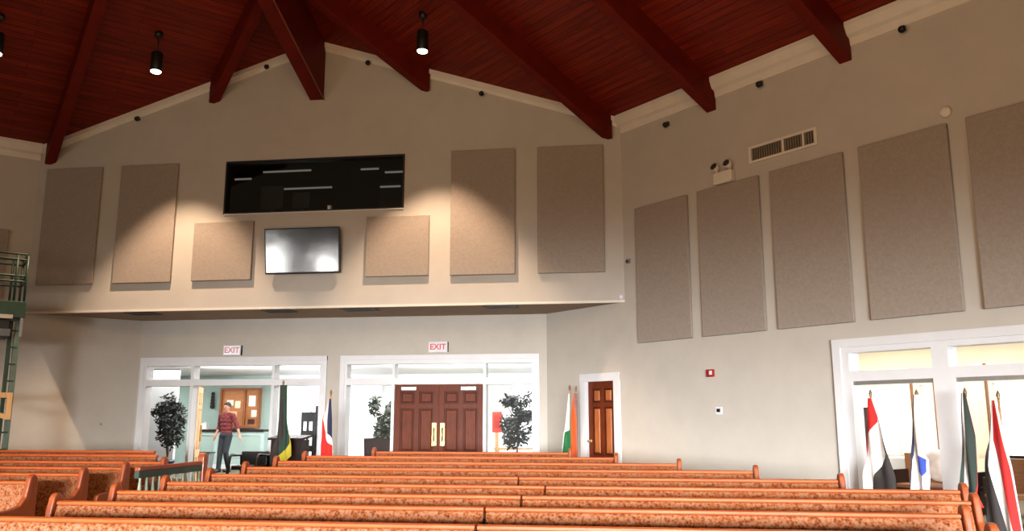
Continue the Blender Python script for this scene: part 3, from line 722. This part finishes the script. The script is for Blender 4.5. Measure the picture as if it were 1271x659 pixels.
t = thing('side_table', 'low pale side table behind the slender tree', 'table', (-2.6, 19.4, 0), 0)
mb = MB(); mb.box((-.5, -.2, .66), (.5, .2, .70)); obj('table_top', mb, PALEW, t)
for sx in (-.46, .46):
    for sy in (-.16, .16):
        mb = MB(); mb.box((sx-.02, sy-.02, 0), (sx+.02, sy+.02, .66)); obj('leg', mb, PALEW, t)
# dark furniture by the right side light of the left entrance
t = thing('lectern', 'dark brown wooden lectern behind the green and yellow flag', 'lectern', (-6.75, 16.2, 0), 0)
mb = MB(); mb.box((-.30, -.2, .06), (.34, .2, .94)); obj('body', mb, DARKW, t, bevel=.01)
mb = MB(); mb.box((-.34, -.24, 0), (.38, .24, .06)); obj('base', mb, DARKW, t)
mb = MB(); mb.prism([(-.26, .94), (.24, .99), (.24, 1.03), (-.26, .98)], lambda p: Vector((-.34, *p)), lambda p: Vector((.38, *p))); obj('top', mb, DARKW, t)
t = thing('armchair', 'black framed armchair left of the dark lectern', 'chair', (-7.42, 15.9, 0), 0)
for sx in (-.28, .28):
    mb = MB(); mb.tube([(sx-.06, -.3, 0), (sx, -.28, .62), (sx, -.2, .66), (sx, .22, .64), (sx, .26, 0)], .03, 8); obj('arm_frame', mb, BLACK, t)
mb = MB(); mb.box((-.27, -.25, .38), (.27, .22, .46)); obj('seat', mb, BLACK, t, bevel=.02)
mb = MB(); mb.box((-.27, .18, .42), (.27, .26, .72)); obj('backrest', mb, BLACK, t, bevel=.02)
t = thing('folded_screen', 'tall black slatted room divider behind the right side light', 'screen', (at(373, 540, 18.3).x, 18.3, 0), 0)
for k in range(2):
    mb = MB(); holed(mb, [k*.33, k*.33+.32], [0.02, 1.5+k*.14], [(k*.33+.05, k*.33+.13, .1+j*.33, .3+j*.33) for j in range(4)] + [(k*.33+.18, k*.33+.27, .1+j*.33, .3+j*.33) for j in range(4)], lambda u, v, d: (u, d, v), .03); obj('leaf', mb, BLACK, t)

# ------------------------------------------------------------------ hall beyond the right opening
mb = MB()
def rbox(mb, s0, s1, d0, d1, z0, z1):
    M = Matrix.Translation(RP) @ Matrix.Rotation(RROT, 4, 'Z'); mb.box((s0, d0, z0), (s1, d1, z1), M)
M_ = Matrix.Translation(RP) @ Matrix.Rotation(RROT, 4, 'Z')
HW = [(1.45, 2.30, .68, 1.98), (2.78, 3.38, .68, 1.98), (4.08, 5.6, .72, 1.98), (6.0, 7.5, .72, 1.98)]
holed(mb, [.6, 13], [-.4, 2.9], HW, lambda u, v, d: M_ @ Vector((u, 5+d, v)), .12)
rbox(mb, .6, .7, .21, 5, -.3, 2.9); rbox(mb, 13, 13.1, .21, 5, -.3, 2.9)
struct('wall_hall_far', mb, CREAM)
mb = MB(); rbox(mb, .6, 13, .21, 5.1, 2.9, 3.0); struct('ceiling_hall', mb, WHITE)
for i, h in enumerate(HW):
    o = sempty('window_%d' % (8+i), RP, RROT)
    mb = MB(); mb.quad([(h[0], 5.09, h[2]), (h[1], 5.09, h[2]), (h[1], 5.09, h[3]), (h[0], 5.09, h[3])]); obj('pane', mb, glow('hall_daylight', (250, 252, 255), 2.6), o)
    mb = MB(); holed(mb, [h[0]-.05, h[1]+.05], [h[2]-.05, h[3]+.05], [h], lambda u, v, d: (u, 4.97+d, v), .06); obj('frame', mb, soft('window_trim', (206, 200, 190), .6, .03), o)
# cream partition panels standing in the hall
def loc(s, d, z=0): p = RP + RE*s - RN*d; return Vector((p.x, p.y, z))
for s, d, w, lab in ((3.28, 3.2, .26, 'cream partition panel in the hall behind the white and blue flag'), (3.72, 3.3, .16, 'narrow cream partition panel left of the mullion'), (4.66, 2.9, .22, 'wide cream partition panel behind the dark green flag')):
    t = thing('partition_panel', lab, 'partition', loc(s, d), RROT, 'cream partition panels in the hall')
    mb = MB(); mb.box((0, 0, .75), (w, .04, 2.2)); obj('board', mb, CREAM, t, bevel=.005)
    mb = MB(); mb.box((w-.015, -.01, -.05), (w+.012, .05, 2.2)); obj('post', mb, BROWNW, t)
t = thing('television', 'dark television on a stand left of the red white and black flag', 'television', loc(3.9, .9, -.03), RROT)
mb = MB(); mb.box((-.1, 0, .85), (.2, .06, 1.55)); obj('casing', mb, soft('dark_screen', (52, 40, 38), .3, .1), t, bevel=.01)
mb = MB(); mb.box((-.08, -.006, .88), (.18, 0, 1.52)); obj('screen', mb, soft('screen_brown', (60, 46, 44), .3, .1), t)
mb = MB(); mb.box((.0, .02, 0), (.1, .08, .9)); mb.box((-.1, -.15, 0), (.2, .2, .03)); obj('stand', mb, BLACK, t)
def desk(s, d, w, lab, m_=BROWNW, rz=0):
    t = thing('bench_pew', lab, 'bench', loc(s, d, -.03), RROT+rz, 'brown benches in the hall')
    mb = MB(); mb.box((0, 0, .36), (w, .42, .42)); obj('seat', mb, m_, t, bevel=.01)
    mb = MB(); mb.box((0, .38, .4), (w, .43, .86)); obj('backrest', mb, m_, t, bevel=.01)
    for x in (0, w-.05):
        mb = MB(); mb.box((x, 0, 0), (x+.05, .43, .62)); obj('end_panel', mb, DARKW, t)
desk(3.9, 1.75, .9, 'brown bench behind the white and blue flag'); desk(5.55, 1.0, 2.2, 'brown bench behind the dark green flag'); desk(5.0, 2.0, 3.2, 'dark brown bench further back in the right bay', DARKW)
t = thing('folding_table', 'white topped table in the hall behind the white and blue flag', 'table', loc(3.55, 2.75, -.03), RROT)
mb = MB(); mb.box((-.2, -.3, .72), (.6, .3, .76)); mb.box((-.2, -.31, .4), (.6, -.3, .76)); obj('table_top', mb, WHITE, t)
for sx in (-.15, .55):
    for sy in (-.25, .25):
        mb = MB(); mb.tube([(sx, sy, 0), (sx, sy, .72)], .018, 8); obj('leg', mb, BLACK, t)
t = thing('upholstered_chair', 'small brown chair seen between white flag and mullion', 'chair', loc(5.02, .75, -.03), RROT)
mb = MB(); mb.ball((0, 0, .46), .24, 8, (1, .9, .3)); obj('seat', mb, soft('chair_brown', (110, 70, 50), .8, .2), t)
mb = MB(); mb.ball((0, .2, .75), .24, 8, (1, .25, .9)); obj('backrest', mb, soft('chair_white', (226, 214, 206), .8, .1), t)
for sx in (-.16, .16):
    for sy in (-.14, .14):
        mb = MB(); mb.tube([(sx, sy, 0), (sx*.9, sy*.9, .44)], .018, 8); obj('leg', mb, DARKW, t)

# ------------------------------------------------------------------ flags
def flag(lab, base, rz, tilt, H, rows, colours, grp, fold=.03, finial='spear'):
    """rows: (z, [x boundaries]) from top to bottom, relative to the pole; colours: one per band"""
    t = thing('flag_on_stand', lab, 'flag', base, rz, grp)
    mb = MB(); mb.lathe([(.15, 0), (.155, .02), (.13, .045), (.05, .07), (.03, .14), (.02, .15)], n=20); obj('stand', mb, soft('gold_base', (150, 120, 60), .4, .1, metal=.6), t)
    top = Vector((tilt, 0, H)); mb = MB(); mb.tube([(0, 0, .1), top], .014, 8); obj('pole', mb, wood('pole_wood', (150, 104, 60), (186, 138, 88), .4), t)
    mb = MB(); mb.lathe([(.01, 0), (.022, .008), (.014, .02), (.024, .045), (.02, .07), (.004, .11)], (top.x, 0, H), 12); obj('finial', mb, soft('dull_brass', (120, 98, 60), .45, .1, metal=.3), t)
    mb = MB(); N = 26; zs = [r[0] for r in rows]; nb = len(colours)
    def bounds(z):
        for (za, a), (zb, b) in zip(rows, rows[1:]):
            if za >= z >= zb:
                k = (za-z)/(za-zb) if za > zb else 0
                return [x+(y-x)*k for x, y in zip(a, b)]
        return rows[-1][1]
    M_ = 5
    for bi in range(nb):
        grid = []
        for i in range(N+1):
            z = zs[0]+(zs[-1]-zs[0])*i/N; b = bounds(z); row = []
            xc = tilt*z/H
            for j in range(M_+1):
                x = b[bi]+(b[bi+1]-b[bi])*j/M_
                y = -.03 - fold*(1+math.sin(x*38+z*1.3))*min(1, .25+i/N*1.6)
                row.append(mb.b.verts.new((x+xc, y, z)))
            grid.append(row)
        for i in range(N):
            for j in range(M_):
                f = mb.b.faces.new([grid[i][j], grid[i][j+1], grid[i+1][j+1], grid[i+1][j]]); f.material_index = bi; f.smooth = True
    obj('cloth', mb, colours, t, fix=False)
    return t
CR, CW, CB, CG, CN, CO, CY = (col('flag_red', (178, 26, 22)), col('flag_white', (226, 219, 214)), col('flag_black', (40, 34, 32)), col('flag_green', (22, 96, 52)), col('flag_navy', (26, 34, 66)), col('flag_orange', (204, 86, 36)), col('flag_yellow', (168, 158, 40)))
CDG, CBL = col('flag_dark_green', (36, 48, 42)), col('flag_blue', (44, 66, 150))
def rows_px(pts, Yf, base_x, tilt, H):
    """turn surveyed outline rows (v, [u...]) into cloth rows at depth Yf"""
    out = []
    for v, us in pts:
        q = [at(u, v, Yf) for u in us]; z = q[0].z
        out.append((z, [p.x-base_x-tilt*z/H for p in q]))
    return out
GF = 'flags on stands'
def back_flag(lab, u, vtop, Yf, pts, cols, tilt=0, **k):
    p = at(u, vtop, Yf); H = p.z-.1
    flag(lab, (p.x-tilt, Yf, floor_z(Yf)), 0, tilt, H, rows_px(pts, Yf, p.x-tilt, tilt, H), cols, GF, **k)
back_flag('dark green and black flag with yellow tip before right side light', 352, 472, 15.75, [(478, [349, 352, 357, 357.2]), (520, [348, 353, 358, 358.2]), (541, [345, 353, 361, 361.2]), (552, [341, 349, 361, 362.5]), (566, [337, 345, 347, 362.5]), (577, [337, 343, 348, 352])], [CB, col('flag_deep_green', (20, 52, 40)), CY])
back_flag('red white and navy flag between the two glazed entrances', 411, 484, 15.75, [(495, [409, 409.2, 409.4, 412]), (520, [401.5, 402, 408, 413]), (538, [401, 405, 408, 413]), (542, [401, 405, 412.6, 413]), (549, [400.5, 407, 413.6, 413.8]), (551, [400, 413.3, 413.6, 413.8]), (570, [400, 413.5, 413.8, 414])], [CR, CW, CN])
back_flag('white and green flag, left of two beside the brown door', 707, 478, 15.2, [(489, [706, 707.5, 708]), (534, [701, 707.5, 708.5]), (536, [700, 701, 708.5]), (572, [697, 697.5, 709])], [CW, CG])
back_flag('orange flag with white top, right of two beside the brown door', 715, 479, 15.55, [(488, [712, 713, 717]), (510, [709.5, 714, 717.5]), (514, [709, 715.5, 717.5]), (572, [709, 717, 717.6])], [CO, col('flag_cream_navy', (120, 92, 92))])
def right_flag(lab, u, vtop, off, pts, cols, **k):
    s, z = rsz(u, vtop, off); b = rwp(s, 0, off); zb = floor_z(b.y); H = z-zb-.12
    rows = []
    for v, us in pts:
        q = [rsz(x, v, off) for x in us]; rows.append((q[0][1]-zb, [a[0]-s for a in q]))
    flag(lab, (b.x, b.y, zb), RROT, 0, H, rows, cols, GF, **k)
right_flag('red white and black flag at left side of the cased opening', 1080, 482, .30, [(494, [1079, 1083, 1083.3, 1083.6]), (522, [1079.5, 1092, 1093, 1093.5]), (538, [1078, 1080, 1098, 1098.6]), (566, [1078, 1078.3, 1104, 1106]), (590, [1075, 1075.3, 1088, 1113]), (622, [1076, 1076.3, 1082, 1115])], [CR, CW, CB])
right_flag('white flag with blue emblem and navy edge, left bay of opening', 1137, 482, .30, [(490, [1136, 1136.8, 1142, 1142, 1143]), (530, [1134, 1137, 1144, 1144, 1146]), (565, [1133, 1136, 1143, 1143, 1151]), (566, [1134, 1135, 1143, 1151.5, 1154]), (586, [1134, 1135, 1144, 1152.5, 1155]), (588, [1134, 1135, 1148, 1149, 1156]), (620, [1134, 1135, 1148, 1149, 1156])], [CN, CW, CBL, CW])
right_flag('dark green and white flag with red tip before the mullion', 1197, 480, .42, [(488, [1195, 1196, 1197, 1200, 1200.3]), (540, [1196, 1198, 1202, 1212, 1212.3]), (600, [1195, 1199, 1205, 1216, 1216.3]), (612, [1193, 1200, 1202, 1214, 1216.3]), (628, [1199, 1200, 1200.5, 1204, 1223])], [CDG, CW, CDG, CR])
right_flag('red white and black flag at right edge of the picture', 1238, 483, .30, [(497, [1232, 1232.3, 1233, 1236, 1239]), (545, [1231, 1231.3, 1234, 1247, 1250]), (580, [1224, 1231, 1243, 1256, 1258]), (659, [1228, 1252, 1262, 1270, 1272])], [CB, CW, CR, CW])

# ------------------------------------------------------------------ man walking in the lobby
def person():
    t = thing('person', 'man in dark red shirt and jeans walking through the open doorway', 'person', (-10.42, 20.85, 0), math.radians(-12))
    SK = soft('skin', (158, 106, 82), .6, .05); SH = MATS.get('shirt')
    m, nt, b = new('checked_shirt'); v = coords(nt)
    ck = nt.nodes.new('ShaderNodeTexChecker'); ck.inputs['Scale'].default_value = 16; ck.inputs['Color1'].default_value = (*s2l((104, 18, 20)), 1); ck.inputs['Color2'].default_value = (*s2l((62, 14, 18)), 1)
    nt.links.new(v, ck.inputs['Vector']); nt.links.new(ck.outputs['Color'], b.inputs['Base Color']); b.inputs['Roughness'].default_value = .85
    JN = soft('dark_jeans', (18, 22, 28), .85, .15, 30)
    def rem(o, vox):
        r = o.modifiers.new('skin_over', 'REMESH'); r.mode = 'VOXEL'; r.voxel_size = vox; r.use_smooth_shade = True
        s = o.modifiers.new('smooth', 'SMOOTH'); s.factor = .5; s.iterations = 3
    Ls = [Vector(p) for p in ((.19,0,1.43), (.31,.03,1.16), (.50,-.10,.93))]
    Rs = [Vector(p) for p in ((-.19,0,1.43), (-.27,.06,1.15), (-.25,-.1,.92))]
    Lg = [Vector(p) for p in ((.09,0,.92), (.10,-.10,.50), (.08,.06,.10))]
    Rg = [Vector(p) for p in ((-.09,0,.92), (-.07,-.10,.50), (-.05,-.16,.09))]
    def limb(mb, ps, rs):
        n = 5; pts = []; rr = []
        for i in range(len(ps)-1):
            for k in range(n): pts.append(ps[i].lerp(ps[i+1], k/n)); rr.append(rs[i]+(rs[i+1]-rs[i])*k/n)
        pts.append(ps[-1]); rr.append(rs[-1]); mb.tube(pts, rr, 12)
        for p, r in zip(ps, rs): mb.ball(p, r, 8)
    b = MB()
    def torso(mb, g=0, zmin=0):
        for z, rx, ry in ((.90,.155,.105), (1.0,.15,.10), (1.1,.15,.10), (1.2,.16,.108), (1.3,.172,.112), (1.38,.165,.105), (1.44,.13,.085)): z > zmin and mb.ball((0, 0, z), .1, 10, ((rx+g)/.1, (ry+g)/.1, .9))
        mb.tube([(-.17,0,1.43), (.17,0,1.43)], .062+g, 10)
    torso(b); b.tube([(0,.01,1.42), (0,-.005,1.56)], .055, 12)
    hc = Vector((0, -.02, 1.65)); b.ball(hc, .1, 14, (.76, .92, 1.16)); b.ball(hc+Vector((0,-.03,-.06)), .06, 10, (.95, .9, .9))
    b.tube([hc+Vector((0,-.085,.02)), hc+Vector((0,-.115,-.022))], [.01, .017], 8)
    for sx in (-1, 1): b.ball(hc+Vector((sx*.077, .01, -.005)), .025, 8, (.4, .8, 1.2))
    limb(b, Ls, (.055, .044, .03)); limb(b, Rs, (.055, .044, .03)); limb(b, Lg, (.085, .058, .04)); limb(b, Rg, (.085, .058, .04))
    for W, E_ in ((Ls[2], Ls[1]), (Rs[2], Rs[1])):
        d = (W-E_).normalized(); sd = Vector((0, 1, 0)); nn = d.cross(sd).normalized(); sd = nn.cross(d)
        pc = W+d*.055; b.tube([W-d*.02, pc, W+d*.095], [.03, .037, .034], 10)
        for k, ln in enumerate((.07, .082, .076, .06)):
            q = W+d*.085+sd*(k-1.5)*.021; b.tube([q, q+d*ln*.55, q+d*ln+nn*.018], [.0105, .010, .008], 8)
        q = W+d*.03-sd*.03; b.tube([q, q-sd*.03+d*.03, q-sd*.035+d*.065], [.013, .012, .009], 8)
    for P in (Lg[2], Rg[2]): b.tube([P+Vector((0,.04,-.04)), P+Vector((0,-.12,-.065))], [.045, .035], 10)
    body = obj('body', b, SK, t); rem(body, .011)
    s = MB(); torso(s, .016, .95); limb(s, [Ls[0], Ls[1], Ls[1].lerp(Ls[2], .25)], (.07, .06, .056)); limb(s, [Rs[0], Rs[1], Rs[1].lerp(Rs[2], .25)], (.07, .06, .056))
    o = obj('shirt', s, m, t); rem(o, .014)
    j = MB(); limb(j, Lg, (.1, .072, .06)); limb(j, Rg, (.1, .072, .06)); j.ball((0, 0, .93), .1, 10, (1.85, 1.4, 1.0)); o = obj('jeans', j, JN, t); rem(o, .014)
    for P in (Lg[2], Rg[2]):
        k = MB(); k.tube([P+Vector((0,.06,-.055)), P+Vector((0,-.04,-.045)), P+Vector((0,-.16,-.065))], [.045, .052, .038], 12); obj('shoe', k, BLACK, t)
    h = MB(); h.ball(hc+Vector((0,.024,.035)), .1, 12, (.88, .95, 1.0)); h.ball(hc+Vector((0,-.035,.08)), .07, 10, (1.05, .8, .6)); o = obj('hair', h, soft('dark_hair', (34, 28, 26), .7, .2), t); rem(o, .014)
    for sx in (-1, 1):
        k = MB(); k.ball(hc+Vector((sx*.032, -.082, .012)), .011, 8); obj('eye', k, soft('eye_dark', (40, 32, 30), .3, .1), t)
    k = MB(); k.tube([hc+Vector((-.024,-.086,-.062)), hc+Vector((0,-.092,-.064)), hc+Vector((.024,-.086,-.062))], .006, 6); obj('mouth', k, soft('lip', (150, 88, 80), .6, .05), t)
person()

# ------------------------------------------------------------------ light
W = bpy.data.worlds.new('world'); bpy.context.scene.world = W; W.use_nodes = True
W.node_tree.nodes['Background'].inputs[0].default_value = (1, .74, .48, 1); W.node_tree.nodes['Background'].inputs[1].default_value = .11
area('added_key', (1, -9, 1.5), (-.8, 15, -3.1), 1650, 16, 1.5, (.975, .985, 1), 39)  # added key light behind the camera, aimed low so the upper walls stay dim
area('window_daylight', (-14.7, -2.6, 2.1), (-6, 15, 4), 95, .8, 1.7, (1, .98, .95))
area('window_daylight', (-12.55, -3.1, 1.7), (-6, 15, 4), 80, .7, 1.3, (1, .98, .95))
area('upper_warm', (-3, 2, 6.0), (-3, 15, 6.8), 300, 9, 1.5, (1, .58, .26))  # added warm fill for the upper walls, no fixture there
for x in (-8.4, -3.9): area('lobby_wash', (x, 17.32, 2.11), (x, 19, 3.2), 420, 3.6, .1, (1, 1, 1), 66)  # added lamps hidden behind the headers to whiten the view through the transoms
area('ceiling_wash', (-1, 5, 1.5), (-1, 9, 9), 170, 9, 3, (1, .66, .42))
for x, e_ in ((-13.6, 190), (-11.2, 60), (-8.6, 160), (-6, 150), (-3.5, 150), (-1, 120)): area('lobby_light', (x, 20, LC-.03), (x, 20, 0), e_, 1.6, 2.6, (1, 1, .98))
p = loc(4.4, 2.6, 2.86); hl = area('hall_light', p, (p.x, p.y, 0), 420, 6.5, 3.2, (1, .97, .9)); hl.rotation_euler = (0, 0, RROT)

# ------------------------------------------------------------------ camera
cd = bpy.data.cameras.new('camera'); co = bpy.data.objects.new('camera', cd); C.objects.link(co)
cd.sensor_width = 36; cd.lens = FOC/1271*36; cd.clip_start = .05; cd.clip_end = 200
co.location = CP; co.rotation_euler = (math.pi/2+PIT, 0, -PSI)
sc = bpy.context.scene; sc.camera = co
sc.view_settings.view_transform = 'Standard'; sc.view_settings.look = 'None'; sc.view_settings.exposure = 0
